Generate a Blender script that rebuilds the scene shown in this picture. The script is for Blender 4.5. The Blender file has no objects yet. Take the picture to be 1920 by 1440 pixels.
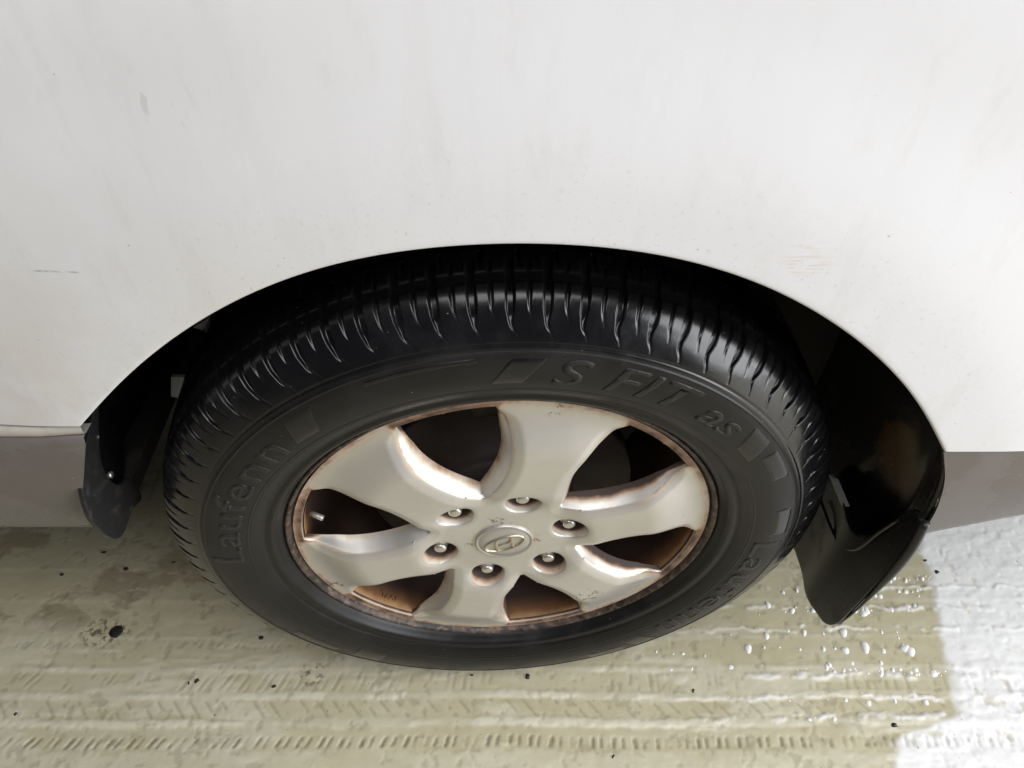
import bpy, bmesh, math, random
import numpy as np
from mathutils import Vector, Matrix
from mathutils.geometry import delaunay_2d_cdt
random.seed(4); rng = np.random.default_rng(7)
R = math.radians
S = bpy.context.scene
C = S.collection
ZC = 0.328                      # wheel centre above the floor

# ------------------------------------------------------------------ camera
cam = bpy.data.cameras.new('camera'); co = bpy.data.objects.new('camera', cam); C.objects.link(co)
co.location = (0.008, -0.414, 0.6884 + ZC)
co.rotation_euler = (R(90 - 47.27), 0, 0)
cam.sensor_width = 36; cam.lens = 36 * 1418 / 1920; cam.clip_start = 0.01; cam.clip_end = 100
S.camera = co
# ------------------------------------------------------------------ light
W = bpy.data.worlds.new('World'); S.world = W; W.use_nodes = True
W.node_tree.nodes['Background'].inputs[0].default_value = (0.93, 0.96, 1.0, 1)
W.node_tree.nodes['Background'].inputs[1].default_value = 0.045

def area(name, loc, target, sx, sy, power, col):
    l = bpy.data.lights.new(name, 'AREA'); l.shape = 'RECTANGLE'; l.size = sx; l.size_y = sy
    l.energy = power; l.color = col
    o = bpy.data.objects.new(name, l); C.objects.link(o); o.location = loc
    d = Vector(target) - Vector(loc); o.rotation_euler = d.to_track_quat('-Z', 'Y').to_euler()
    return o
# daylight from the open doorway off to the right, and an added overhead fill for the body side
area('doorway_light', (3.1, -1.2, 1.2), (0.1, -0.25, 0.4), 2.8, 2.2, 155, (0.95, 0.97, 1.0))
area('overhead_fill', (0.8, -0.65, 2.4), (0.7, -0.45, 0.5), 2.8, 1.3, 50, (0.99, 0.985, 1.0))
vs = S.view_settings
vs.view_transform = 'Standard'; vs.look = 'None'; vs.gamma = 1; vs.exposure = 0.0; vs.use_curve_mapping = False

# ------------------------------------------------------------------ node helpers
class M:
    def __init__(s, name):
        s.m = bpy.data.materials.new(name); s.m.use_nodes = True
        s.t = s.m.node_tree; s.b = s.t.nodes['Principled BSDF']; s.tc = None
    def n(s, typ, **k):
        nd = s.t.nodes.new(typ)
        for a, v in k.items():
            if a.startswith('i_'):
                nd.inputs[a[2:].replace('_', ' ')].default_value = v
            else: setattr(nd, a, v)
        return nd
    def l(s, a, b): s.t.links.new(a, b)
    def co(s, kind='Object'):
        if s.tc is None: s.tc = s.n('ShaderNodeTexCoord')
        return s.tc.outputs[kind]
    def map(s, scale=(1, 1, 1), rot=(0, 0, 0)):
        m = s.n('ShaderNodeMapping'); m.inputs['Scale'].default_value = scale; m.inputs['Rotation'].default_value = rot
        s.l(s.co(), m.inputs['Vector']); return m.outputs[0]
    def noise(s, scale, detail=4, rough=.55, vec=None, dist=0):
        nd = s.n('ShaderNodeTexNoise'); nd.inputs['Scale'].default_value = scale; nd.inputs['Detail'].default_value = detail
        nd.inputs['Roughness'].default_value = rough; nd.inputs['Distortion'].default_value = dist
        s.l(vec if vec is not None else s.co(), nd.inputs['Vector']); return nd.outputs['Fac']
    def ramp(s, v, lo, hi, a=0.0, b=1.0):
        nd = s.n('ShaderNodeMapRange'); nd.interpolation_type = 'SMOOTHSTEP'
        for k, x in zip(('From Min', 'From Max', 'To Min', 'To Max'), (lo, hi, a, b)): nd.inputs[k].default_value = x
        s.l(v, nd.inputs['Value']); return nd.outputs[0]
    def math(s, op, a, b=None):
        nd = s.n('ShaderNodeMath'); nd.operation = op; nd.use_clamp = False
        for i, x in enumerate((a, b)):
            if x is None: continue
            if isinstance(x, (int, float)): nd.inputs[i].default_value = x
            else: s.l(x, nd.inputs[i])
        return nd.outputs[0]
    def mix(s, fac, a, b):
        nd = s.n('ShaderNodeMix'); nd.data_type = 'RGBA'
        if isinstance(fac, (int, float)): nd.inputs[0].default_value = fac
        else: s.l(fac, nd.inputs[0])
        for i, x in ((6, a), (7, b)):
            if isinstance(x, tuple): nd.inputs[i].default_value = (*x, 1)
            else: s.l(x, nd.inputs[i])
        return nd.outputs[2]
    def attr(s, name):
        nd = s.n('ShaderNodeAttribute'); nd.attribute_name = name; return nd
    def near(s, p, rad, soft):          # 1 near a point in object space
        nd = s.n('ShaderNodeVectorMath'); nd.operation = 'DISTANCE'
        s.l(s.co(), nd.inputs[0]); nd.inputs[1].default_value = p
        return s.ramp(nd.outputs['Value'], rad - soft, rad + soft, 1, 0)
    def bump(s, h, strength=.3, dist=.001):
        nd = s.n('ShaderNodeBump'); nd.inputs['Strength'].default_value = strength; nd.inputs['Distance'].default_value = dist
        s.l(h, nd.inputs['Height']); s.l(nd.outputs[0], s.b.inputs['Normal'])
    def set(s, **k):
        for a, v in k.items():
            i = s.b.inputs[a.replace('_', ' ')]
            if isinstance(v, tuple): i.default_value = (*v, 1)
            elif isinstance(v, (int, float)): i.default_value = v
            else: s.l(v, i)
        return s.m

# ------------------------------------------------------------------ materials
def mk_paint():
    a = M('white_paint'); v = a.map((1, 1, .35))
    big = a.ramp(a.noise(5, 5, .6, v), .42, .72); fine = a.ramp(a.noise(42, 6, .65, v), .5, .78)
    sp = a.ramp(a.noise(230, 2, .5), .775, .82)
    x = a.n('ShaderNodeSeparateXYZ'); a.l(a.co(), x.inputs[0])
    left = a.ramp(x.outputs[0], .25, -.65)
    low = a.ramp(x.outputs[2], ZC + .50, ZC + .22)
    c = a.mix(a.math('MULTIPLY', big, .35), (.795, .79, .815), (.68, .67, .675))
    c = a.mix(a.math('MULTIPLY', fine, .30), c, (.63, .61, .58))
    yel = a.math('MULTIPLY', a.math('MULTIPLY', left, low), a.ramp(a.noise(9, 5, .6), .35, .6))
    c = a.mix(a.math('MULTIPLY', yel, .65), c, (.63, .575, .48))
    c = a.mix(a.math('MULTIPLY', a.math('MULTIPLY', left, a.ramp(a.noise(3.2, 5, .6), .40, .62)), .40), c, (.68, .65, .60))
    streak = a.ramp(a.noise(14, 5, .7, a.map((2.2, 1, .5), (0, R(24), 0))), .56, .66)
    c = a.mix(a.math('MULTIPLY', a.math('MULTIPLY', streak, left), .16), c, (.50, .46, .40))
    vs2 = a.ramp(a.noise(30, 6, .7, a.map((1.6, 1, .22))), .50, .70)
    c = a.mix(a.math('MULTIPLY', a.math('MULTIPLY', vs2, a.ramp(x.outputs[0], .45, -.25)), .09), c, (.52, .50, .48))
    # dirt spatter just above the arch edge
    ar = a.n('ShaderNodeVectorMath'); ar.operation = 'DISTANCE'; a.l(a.co(), ar.inputs[0]); ar.inputs[1].default_value = (.02, -.03, ZC)
    rim = a.ramp(ar.outputs['Value'], .50, .395)
    spat = a.math('MULTIPLY', rim, a.ramp(a.noise(230, 4, .7), .60, .68))
    c = a.mix(a.math('MULTIPLY', spat, .30), c, (.33, .30, .26))
    c = a.mix(a.math('MULTIPLY', sp, .75), c, (.06, .055, .05))
    # orange rust weeps and a green scratch
    for p, rad in (((.196, -.027, ZC + .3865), .014), ((.328, -.027, ZC + .304), .0035)):
        k = a.math('MULTIPLY', a.near(p, rad, rad * .7), a.ramp(a.noise(60, 3, .6, a.map((1, 1, 9))), .50, .62))
        c = a.mix(a.math('MULTIPLY', k, .28), c, (.55, .34, .13))
    k = a.math('MULTIPLY', a.near((-.288, -.027, ZC + .377), .014, .003), a.ramp(a.math('ABSOLUTE', a.math('SUBTRACT', x.outputs[2], ZC + .377)), .0004, .0010, 1, 0))
    c = a.mix(a.math('MULTIPLY', a.math('MULTIPLY', k, .75), a.ramp(a.noise(60, 3, .6), .35, .55)), c, (.20, .30, .28))
    k = a.math('MULTIPLY', a.near((-.183, -.03, ZC + .492), .018, .006), a.ramp(a.noise(55, 4, .6, a.map((2.5, 1, .8), (0, R(-28), 0))), .56, .63))
    c = a.mix(a.math('MULTIPLY', k, .30), c, (.42, .39, .34))
    a.bump(a.noise(900, 2, .5), .05, .0004)
    return a.set(Base_Color=c, Roughness=a.ramp(fine, 0, 1, .36, .6), Specular_IOR_Level=.4)

def mk_grey():
    a = M('grey_cladding'); n1 = a.noise(7, 5, .6); n2 = a.noise(220, 2, .5)
    d = a.ramp(n1, .46, .56)
    c = a.mix(a.math('MULTIPLY', d, .55), (.135, .120, .112), (.190, .172, .162))
    c = a.mix(a.ramp(n2, .75, .8), c, (.5, .48, .44))
    return a.set(Base_Color=c, Roughness=a.ramp(d, 0, 1, .22, .42), Specular_IOR_Level=.5)

def mk_black(name, base, rough, dust=0.0, dc=(.10, .085, .07), scale=30, spec=.45):
    a = M(name); n1 = a.ramp(a.noise(scale, 6, .65), .52, .75)
    c = a.mix(a.math('MULTIPLY', n1, dust), base, dc)
    a.bump(a.noise(600, 3, .6), .12, .0004)
    return a.set(Base_Color=c, Roughness=a.ramp(n1, 0, 1, rough, min(1, rough + .2)), Specular_IOR_Level=spec)

def mk_liner():
    a = M('liner_plastic'); n1 = a.ramp(a.noise(14, 5, .6), .5, .72)
    c = a.mix(a.math('MULTIPLY', n1, .5), (.010, .010, .011), (.022, .020, .018))
    k = a.math('MULTIPLY', a.near((.41, .07, ZC + .055), .05, .022), a.ramp(a.noise(18, 4, .6), .38, .6))
    c = a.mix(a.math('MULTIPLY', k, .85), c, (.16, .075, .02))  # orange-brown reflection painted into the liner colour
    sc = a.ramp(a.noise(90, 3, .5, a.map((.12, 1, 1), (0, R(35), 0))), .72, .76)
    c = a.mix(a.math('MULTIPLY', sc, .4), c, (.12, .12, .12))
    return a.set(Base_Color=c, Roughness=a.ramp(n1, 0, 1, .16, .4), Specular_IOR_Level=.5)

def mk_silver():
    a = M('silver_wheel_paint')
    r = a.attr('rust'); ru = r.outputs['Fac']
    g = a.noise(1400, 1, .5); big = a.noise(12, 4, .6)
    c = a.mix(a.ramp(big, .35, .7), (.66, .635, .60), (.60, .575, .54))
    n = a.noise(45, 6, .65)
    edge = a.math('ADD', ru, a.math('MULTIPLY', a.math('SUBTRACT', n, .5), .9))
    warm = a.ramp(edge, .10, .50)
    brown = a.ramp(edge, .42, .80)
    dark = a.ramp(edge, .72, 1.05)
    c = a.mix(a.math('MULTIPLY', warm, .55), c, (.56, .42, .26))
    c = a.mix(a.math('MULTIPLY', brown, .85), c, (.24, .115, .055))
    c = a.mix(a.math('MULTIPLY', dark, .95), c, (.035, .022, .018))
    # scuffs: rust bloom at the top spoke, pen-like scrape low right, chips at the lip, grime round the cap
    def P(rr, ang, y): return (rr * math.cos(R(ang)), y, rr * math.sin(R(ang)))
    for p, rad, sc, lo in ((P(.2045, 77, .004), .008, 160, .53), (P(.150, -51, .0), .018, 150, .55), (P(.2085, -157.5, .005), .007, 130, .45), (P(.201, -155, .005), .0022, 90, .2),
                           (P(.034, 100, -.005), .012, 170, .52), (P(.034, 185, -.005), .008, 170, .52), (P(.034, -5, -.005), .007, 170, .56), (P(.185, 10, .003), .02, 190, .66), (P(.178, -1, .003), .009, 150, .55)):
        k = a.math('MULTIPLY', a.near(p, rad, rad * .35), a.ramp(a.noise(sc, 4, .6, None, .6), lo, lo + .05))
        c = a.mix(a.math('MULTIPLY', k, .85), c, (.17, .115, .10))
    met = a.ramp(edge, .25, .7, .65, .0)
    a.bump(g, .03, .0003)
    return a.set(Base_Color=c, Metallic=met, Roughness=a.ramp(edge, .1, .8, .45, .7), Specular_IOR_Level=.5)

def mk_rust():
    a = M('rusted_rim_lip'); n1 = a.noise(38, 6, .7); n2 = a.noise(150, 5, .65)
    c = a.mix(a.ramp(n1, .40, .6), (.030, .024, .021), (.10, .066, .050))
    c = a.mix(a.math('MULTIPLY', a.ramp(n2, .50, .70), .7), c, (.21, .16, .13))
    c = a.mix(a.math('MULTIPLY', a.ramp(n1, .60, .74), .8), c, (.42, .31, .20))
    c = a.mix(a.ramp(n2, .42, .36), c, (.02, .016, .014))
    a.bump(n2, .6, .001)
    return a.set(Base_Color=c, Metallic=.25, Roughness=.5)

def mk_barrel():
    a = M('brown_stained_barrel')
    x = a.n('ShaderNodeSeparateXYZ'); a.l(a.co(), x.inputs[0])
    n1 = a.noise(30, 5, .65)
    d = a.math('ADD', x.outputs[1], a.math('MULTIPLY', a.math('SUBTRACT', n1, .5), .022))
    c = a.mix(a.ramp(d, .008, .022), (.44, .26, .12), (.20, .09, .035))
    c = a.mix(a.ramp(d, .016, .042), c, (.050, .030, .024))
    return a.set(Base_Color=c, Roughness=.6, Metallic=.1)

def mk_rubber(name, base, rough, bumpy, spec=.5):
    a = M(name); n1 = a.ramp(a.noise(20, 6, .6), .4, .75); n2 = a.noise(450, 3, .6)
    c = a.mix(a.math('MULTIPLY', n1, .5), base, tuple(min(1, b * 1.9 + .004) for b in base))
    sp = a.ramp(a.noise(330, 2, .5), .765, .79)
    c = a.mix(sp, c, (.30, .28, .25))
    a.bump(n2, bumpy, .0005)
    return a.set(Base_Color=c, Roughness=a.ramp(n1, 0, 1, rough, rough + .14), Specular_IOR_Level=spec)

def mk_floor():
    a = M('beige_epoxy_floor'); at = a.attr('marks'); s = a.n('ShaderNodeSeparateColor'); a.l(at.outputs['Color'], s.inputs[0])
    n1 = a.noise(5, 5, .6); n2 = a.noise(60, 6, .7); n3 = a.noise(22, 5, .65, a.map((.35, 1.3, 1)))
    c = a.mix(a.ramp(n1, .35, .7), (.53, .485, .33), (.475, .43, .28))
    c = a.mix(a.math('MULTIPLY', a.ramp(n3, .45, .7), .45), c, (.57, .54, .41))
    c = a.mix(a.math('MULTIPLY', a.ramp(n2, .52, .72), .30), c, (.33, .29, .19))
    c = a.mix(a.math('MULTIPLY', s.outputs[1], .75), c, (.66, .635, .51))
    c = a.mix(a.math('MULTIPLY', s.outputs[2], .70), c, (.20, .175, .11))
    gr = a.ramp(a.noise(7, 5, .65, a.map((.8, 1.6, 1))), .50, .58)
    xy = a.n('ShaderNodeSeparateXYZ'); a.l(a.co(), xy.inputs[0])
    st = a.math('MULTIPLY', gr, a.math('MULTIPLY', a.ramp(xy.outputs[0], .0, -.35), a.ramp(xy.outputs[1], .02, .09)))
    c = a.mix(a.math('MULTIPLY', st, .55), c, (.22, .175, .10))
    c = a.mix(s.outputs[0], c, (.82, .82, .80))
    for p, rad in (((-.572, .051, 0), .022), ((-.545, .050, 0), .016), ((-.262, -.009, 0), .016)):
        k = a.math('MULTIPLY', a.near(p, rad, rad * .5), a.ramp(a.noise(110, 4, .6, None, .4), .50, .58))
        c = a.mix(a.math('MULTIPLY', k, .8), c, (.13, .075, .045))
    sp = a.ramp(a.noise(170, 2, .5), .735, .77)
    c = a.mix(a.math('MULTIPLY', sp, .7), c, (.07, .055, .035))
    a.bump(n2, .3, .0008)
    return a.set(Base_Color=c, Roughness=a.ramp(n3, .3, .7, .22, .42), Specular_IOR_Level=.5)

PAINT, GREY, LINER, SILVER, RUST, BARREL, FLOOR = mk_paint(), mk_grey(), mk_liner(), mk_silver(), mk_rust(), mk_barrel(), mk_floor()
TREAD = mk_rubber('wet_black_tread', (.006, .006, .007), .19, .08, .5)
SIDE = mk_rubber('black_sidewall', (.010, .0095, .0097), .34, .15, .27)
LETTER = mk_rubber('raised_letter_rubber', (.016, .015, .015), .36, .08, .30)
FLAP = mk_black('black_flap_plastic', (.007, .007, .008), .24, .25, (.02, .02, .02), 22, .28)
SCUFF = mk_black('scuffed_flap_plastic', (.020, .019, .019), .34, .7, (.055, .052, .05), 45, .35)
UNDER = mk_black('dark_underbody', (.02, .018, .016), .7, .3)
DARKRUST = mk_black('dark_rusty_iron', (.040, .030, .025), .6, .8, (.11, .07, .045), 40)
BEADM = M('matte_white').set(Base_Color=(.80, .80, .77), Roughness=.6, Specular_IOR_Level=.2)
NUT = M('chrome_nut').set(Base_Color=(.62, .60, .56), Metallic=.8, Roughness=.3)
GOLD = M('worn_gold_emblem').set(Base_Color=(.54, .48, .37), Metallic=.75, Roughness=.33)
CAPM = M('cap_silver').set(Base_Color=(.47, .455, .42), Metallic=.5, Roughness=.33)
GRIT = M('black_grit').set(Base_Color=(.012, .011, .010), Roughness=.6)
TRIM = mk_black('grimy_white_trim', (.46, .43, .38), .45, .5, (.22, .19, .15), 40)
GAPM = M('pale_gap_plate').set(Base_Color=(.42, .43, .45), Roughness=.4, Metallic=.2)

# ------------------------------------------------------------------ mesh helpers
def obj(name, me, mat=None, parent=None):
    o = bpy.data.objects.new(name, me); C.objects.link(o)
    if mat: me.materials.append(mat)
    if parent: o.parent = parent
    return o
def mesh(name, V, F, smooth=True):
    me = bpy.data.meshes.new(name); me.from_pydata([tuple(map(float, v)) for v in V], [], [tuple(map(int, f)) for f in F])
    me.polygons.foreach_set('use_smooth', [smooth] * len(me.polygons)); me.update(); return me
def gridmesh(name, P, wrap=False, flip=False):
    """P: (n, m, 3) array of points -> quad mesh, wrap closes the first axis"""
    n, m = P.shape[:2]
    i = np.arange(n if wrap else n - 1); j = np.arange(m - 1)
    I, J = np.meshgrid(i, j, indexing='ij'); I2 = (I + 1) % n
    F = np.stack([I * m + J, I2 * m + J, I2 * m + J + 1, I * m + J + 1], -1).reshape(-1, 4)
    if flip: F = F[:, ::-1]
    me = bpy.data.meshes.new(name)
    me.vertices.add(n * m); me.vertices.foreach_set('co', P.reshape(-1).astype(np.float32))
    nf = len(F); me.loops.add(nf * 4); me.loops.foreach_set('vertex_index', F.reshape(-1).astype(np.int32))
    me.polygons.add(nf); me.polygons.foreach_set('loop_start', np.arange(0, nf * 4, 4, dtype=np.int32))
    me.polygons.foreach_set('loop_total', np.full(nf, 4, dtype=np.int32))
    me.polygons.foreach_set('use_smooth', np.ones(nf, dtype=bool)); me.update(calc_edges=True); me.validate()
    return me
def lathe(name, prof, seg=240):
    """prof: list of (r, y); axis along y"""
    prof = np.array(prof); a = np.linspace(0, 2 * np.pi, seg, endpoint=False)
    P = np.zeros((seg, len(prof), 3))
    P[..., 0] = prof[None, :, 0] * np.cos(a)[:, None]; P[..., 2] = prof[None, :, 0] * np.sin(a)[:, None]; P[..., 1] = prof[None, :, 1]
    return gridmesh(name, P, wrap=True)
def spline(pts, n, closed=False):
    """Catmull-Rom through pts resampled evenly to n points"""
    p = np.array(pts, float)
    q = np.vstack([p[-1], p, p[0], p[1]]) if closed else np.vstack([2 * p[0] - p[1], p, 2 * p[-1] - p[-2]])
    out = []
    for i in range(1, len(q) - 2):
        for t in np.linspace(0, 1, 24, endpoint=False):
            a, b, c, d = q[i - 1], q[i], q[i + 1], q[i + 2]
            out.append(.5 * (2 * b + (c - a) * t + (2 * a - 5 * b + 4 * c - d) * t * t + (3 * b - a - 3 * c + d) * t ** 3))
    out.append(q[-2]); out = np.array(out)
    s = np.r_[0, np.cumsum(np.linalg.norm(np.diff(out, axis=0), axis=1))]
    u = np.linspace(0, s[-1], n, endpoint=not closed)
    return np.stack([np.interp(u, s, out[:, k]) for k in range(out.shape[1])], 1)
def smooth(x, a, b):
    t = np.clip((x - a) / (b - a), 0, 1); return t * t * (3 - 2 * t)
def tube(path, rad, seg=8, caps=True):
    V, F = [], []; path = [Vector(p) for p in path]
    for i, p in enumerate(path):
        t = (path[min(i + 1, len(path) - 1)] - path[max(i - 1, 0)]).normalized()
        u = t.cross(Vector((0, 1, 0)));  u = u.normalized() if u.length > 1e-4 else Vector((1, 0, 0)); w = t.cross(u)
        for k in range(seg):
            a = 2 * math.pi * k / seg; V.append(p + (rad[i] if isinstance(rad, list) else rad) * (math.cos(a) * u + math.sin(a) * w))
    for i in range(len(path) - 1):
        for k in range(seg):
            F.append((i * seg + k, i * seg + (k + 1) % seg, (i + 1) * seg + (k + 1) % seg, (i + 1) * seg + k))
    if caps: F += [tuple(range(seg))[::-1], tuple(range((len(path) - 1) * seg, len(path) * seg))]
    return V, F
def tag(o, label=None, cat=None, group=None, kind=None):
    for k, v in (('label', label), ('category', cat), ('group', group), ('kind', kind)):
        if v: o[k] = v
    return o

# ================================================================== floor
def vnoise(X, Y, sc, seed):
    g = np.random.default_rng(seed).random((64, 64)); x = X * sc; y = Y * sc
    i = np.floor(x).astype(int); j = np.floor(y).astype(int); fx = x - i; fy = y - j
    fx = fx * fx * (3 - 2 * fx); fy = fy * fy * (3 - 2 * fy)
    a = g[i % 64, j % 64]; b = g[(i + 1) % 64, j % 64]; c = g[i % 64, (j + 1) % 64]; d = g[(i + 1) % 64, (j + 1) % 64]
    return (a * (1 - fx) + b * fx) * (1 - fy) + (c * (1 - fx) + d * fx) * fy
def fbm(X, Y, sc, seed): return .5 * vnoise(X, Y, sc, seed) + .3 * vnoise(X, Y, sc * 2.1, seed + 1) + .2 * vnoise(X, Y, sc * 4.3, seed + 2)
def axis(lo, a, b, hi, step, far):
    return np.r_[np.linspace(lo, a, far, endpoint=False), np.arange(a, b, step), np.linspace(b, hi, far)]
xs = axis(-4, -.80, .92, 4, .002, 14); ys = axis(-3, -.20, .28, 4, .002, 14)
X, Y = np.meshgrid(xs, ys, indexing='ij')
inreg = smooth(X, -.95, -.78) * smooth(X, 1.05, .9) * smooth(Y, -.26, -.19) * smooth(Y, .36, .27)
wob = (fbm(X, Y * .3, 5, 11) - .5) * .010
def band(c, h, soft=.0022): return smooth(Y + wob, c - h - soft, c - h + soft) * smooth(Y + wob, c + h + soft, c + h - soft)
brk = smooth(fbm(X * .5, Y, 26, 21), .30, .56); brk2 = smooth(fbm(X, Y, 60, 23), .40, .52)
ridge = np.zeros_like(X)
for c, h, a in ((.0, .0030, .8), (-.036, .0036, 1), (-.071, .0042, 1), (.045, .0020, .45), (.10, .003, .3), (.15, .003, .25), (-.118, .010, .45)):
    ridge = np.maximum(ridge, a * band(c, h * (1.0 + .5 * (brk2 - .3)), .0030) * (.40 + .60 * brk))
ridge = np.maximum(ridge, .55 * smooth(fbm(X * .45, Y * 1.6, 24, 81), .52, .68) * smooth(Y, .10, .03))
# teeth pressed by tread blocks, slanted bars between the ridges
ph = (X + wob * .6) / .0265; tw = ph - np.floor(ph)
slant = (X - .6 * (Y + .09) * smooth(X, .25, -.45) + (fbm(X, Y, 30, 91) - .5) * .006) / .0265; ts = slant - np.floor(slant)
bars = (smooth(ts, .10, .16) * smooth(ts, .34, .26) + .8 * smooth(ts, .52, .58) * smooth(ts, .74, .66))
teeth = band(-.0955, .0065, .0015) * bars * (.35 + .65 * brk2)
teeth = np.maximum(teeth, .38 * band(.033, .0035, .0015) * bars * brk2 * smooth(X, .2, -.1))
sl2 = (X + .9 * (Y + .05)) / .021; t2 = sl2 - np.floor(sl2)
teeth = np.maximum(teeth, .55 * band(-.053, .011, .002) * smooth(t2, .2, .3) * smooth(t2, .5, .4) * brk2)
teeth = np.maximum(teeth, .42 * band(-.018, .012, .002) * bars * smooth(fbm(X, Y, 34, 95), .45, .6))
teeth = np.maximum(teeth, .35 * smooth(fbm(X * 1.2, Y * 1.2, 55, 97), .64, .72))
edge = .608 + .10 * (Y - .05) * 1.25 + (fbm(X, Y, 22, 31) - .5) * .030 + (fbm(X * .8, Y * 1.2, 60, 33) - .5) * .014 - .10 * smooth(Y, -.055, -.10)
white = smooth(X - edge, -.009, .009)  # floor colour turns white right of a ragged edge
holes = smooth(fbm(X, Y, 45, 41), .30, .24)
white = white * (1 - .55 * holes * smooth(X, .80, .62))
# ragged white streaks along the tread lines, reaching in from the right
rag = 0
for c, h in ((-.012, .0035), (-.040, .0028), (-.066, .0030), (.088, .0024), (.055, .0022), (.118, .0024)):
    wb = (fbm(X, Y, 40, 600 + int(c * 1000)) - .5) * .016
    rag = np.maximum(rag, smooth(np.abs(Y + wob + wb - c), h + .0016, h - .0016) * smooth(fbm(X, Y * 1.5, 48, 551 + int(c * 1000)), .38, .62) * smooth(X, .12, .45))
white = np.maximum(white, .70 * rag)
Z = inreg * (.0012 * ridge - .0012 * teeth + .0009 * rag + .0007 * white + .0016 * white * (fbm(X * .6, Y, 60, 61) - .5) + .0016 * (fbm(X, Y * 1.3, 34, 71) - .5) * (.4 + ridge))
fm = gridmesh('floor', np.stack([X, Y, Z], -1))
at = fm.color_attributes.new('marks', 'FLOAT_COLOR', 'POINT')
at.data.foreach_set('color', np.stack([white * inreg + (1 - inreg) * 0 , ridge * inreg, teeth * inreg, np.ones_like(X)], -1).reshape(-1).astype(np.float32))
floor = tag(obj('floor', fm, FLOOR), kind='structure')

# small white blobs in rows along the tread lines
def blob(V, F, x, y, a, b, h, rz):
    base = len(V); n, m = 10, 4
    for j in range(m):
        t = j / (m - 1) * math.pi / 2 * .92
        for i in range(n):
            u = 2 * math.pi * i / n; rr = math.cos(t) * (1 + .10 * math.sin(3 * u + x * 90))
            px, py = a * rr * math.cos(u), b * rr * math.sin(u)
            V.append((x + px * math.cos(rz) - py * math.sin(rz), y + px * math.sin(rz) + py * math.cos(rz), -.0008 + (h + .0008) * math.sin(t)))
    for j in range(m - 1):
        for i in range(n):
            F.append((base + j * n + i, base + j * n + (i + 1) % n, base + (j + 1) * n + (i + 1) % n, base + (j + 1) * n + i))
    F.append(tuple(base + (m - 1) * n + i for i in range(n)))
BV, BF = [], []
for row, x0, x1, dx, sz in ((.050, .315, .56, .026, .0034), (.028, .335, .56, .025, .0040), (.000, .22, .52, .030, .0030), (.085, .36, .60, .017, .0030), (.112, .40, .62, .019, .0030), (-.006, .38, .60, .016, .0028), (-.040, .30, .56, .034, .0026), (-.068, .33, .54, .028, .0024), (.020, .19, .27, .020, .0026), (.135, .48, .63, .013, .0026)):
    x = x0
    while x < x1:
        k = 1 + int(random.random() * 5.0 * smooth(np.array(x), .34, .52))
        for _ in range(k):
            s = sz * random.choice((.45, .6, .75, .9, 1.2, 1.5))
            blob(BV, BF, x + random.gauss(0, .0042), row + random.gauss(0, .0030), s * random.uniform(.7, 1.4), s * random.uniform(.9, 1.7), s * .38, random.uniform(-.5, .3))
        x += dx * random.uniform(.75, 1.3)
bead = tag(obj('white_beads', mesh('white_beads', BV, BF), BEADM), 'white beads and crumbs scattered on the wet floor right of the wheel', 'bead', kind='stuff')

# black grit
def lump(name, r, h, seed, flat=False):
    rg = random.Random(seed); V, F = [], []; n, m = 12, 5
    for j in range(m):
        t = j / (m - 1) * math.pi / 2
        for i in range(n):
            u = 2 * math.pi * i / n; k = 1 + (.02 if flat else .22) * rg.uniform(-1, 1)
            rr = r * k * (math.cos(t) ** (.35 if flat else 1) if j < m - 1 else .05)
            V.append((rr * math.cos(u), rr * math.sin(u), -.0006 + (h + .0006) * math.sin(t)))
    for j in range(m - 1):
        for i in range(n): F.append((j * n + i, j * n + (i + 1) % n, (j + 1) * n + (i + 1) % n, (j + 1) * n + i))
    F.append(tuple((m - 1) * n + i for i in range(n)))
    return mesh(name, V, F)
o = obj('floor_plug', lump('floor_plug', .0098, .0016, 1, True), GRIT); o.location = (-.548, .051, .0)
tag(o, 'round black rubber plug on the beige floor, left of the tyre near brown flecks', 'plug')
GL = ['black grit speck right of the round plug, level with it', 'black grit speck on the pale ridge under the lower left of the tyre', 'elongated black grit crumb midway between round plug and bottom edge', 'smallest crumb touching the elongated grit crumb below the plug', 'black grit speck nearest the lower left corner of the floor',
      'black grit speck nearest the bottom edge, on the row of tread teeth', 'upright black grit sliver just below the lowest point of the tyre', 'black grit speck on the floor below the lower right of the tyre', 'largest black grit speck, at lower right where beige meets white floor', 'upper of two grit specks on the white floor under the grey cladding',
      'lower of two grit specks on the white floor under the grey cladding', 'black grit speck below the grey sill at the far left', 'black grit speck on the shaded floor below the small left flap', 'faint grit speck at the tyre bottom, left of the upright sliver', 'grit speck at the far left edge on the shaded floor', 'black grit speck on the shaded floor beside the left of the tyre']
gm = [lump('grit', .0034, .0024, k) for k in (3, 5, 8)]
for m_ in gm: m_.materials.append(GRIT)
for k, (x, y, s, rz) in enumerate([(-.342, .042, 1.1, 0), (-.310, -.025, 1.05, .2), (-.415, -.018, 1.1, .7), (-.425, -.021, .7, 2.), (-.639, -.061, .8, .8), (.135, -.113, .9, .9), (.029, -.012, 1.15, 1.5), (.249, -.031, 1.0, 1.2), (.501, -.075, 1.3, 0), (.63, .163, .9, .4), (.64, .144, 1.15, .4), (-.611, .177, 1.1, 0), (-.568, .149, 1.1, 0), (-.046, -.010, .7, 0), (-.66, .14, .9, 0), (-.50, .16, .8, .5)]):
    g = bpy.data.objects.new('grit_speck', gm[k % 3]); C.objects.link(g)
    g.location = (x, y, .0); g.rotation_euler.z = rz; g.scale = (s, s * (.55 if k % 2 else .85), s)
    tag(g, GL[k], 'grit', 'black grit on the floor')

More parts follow.
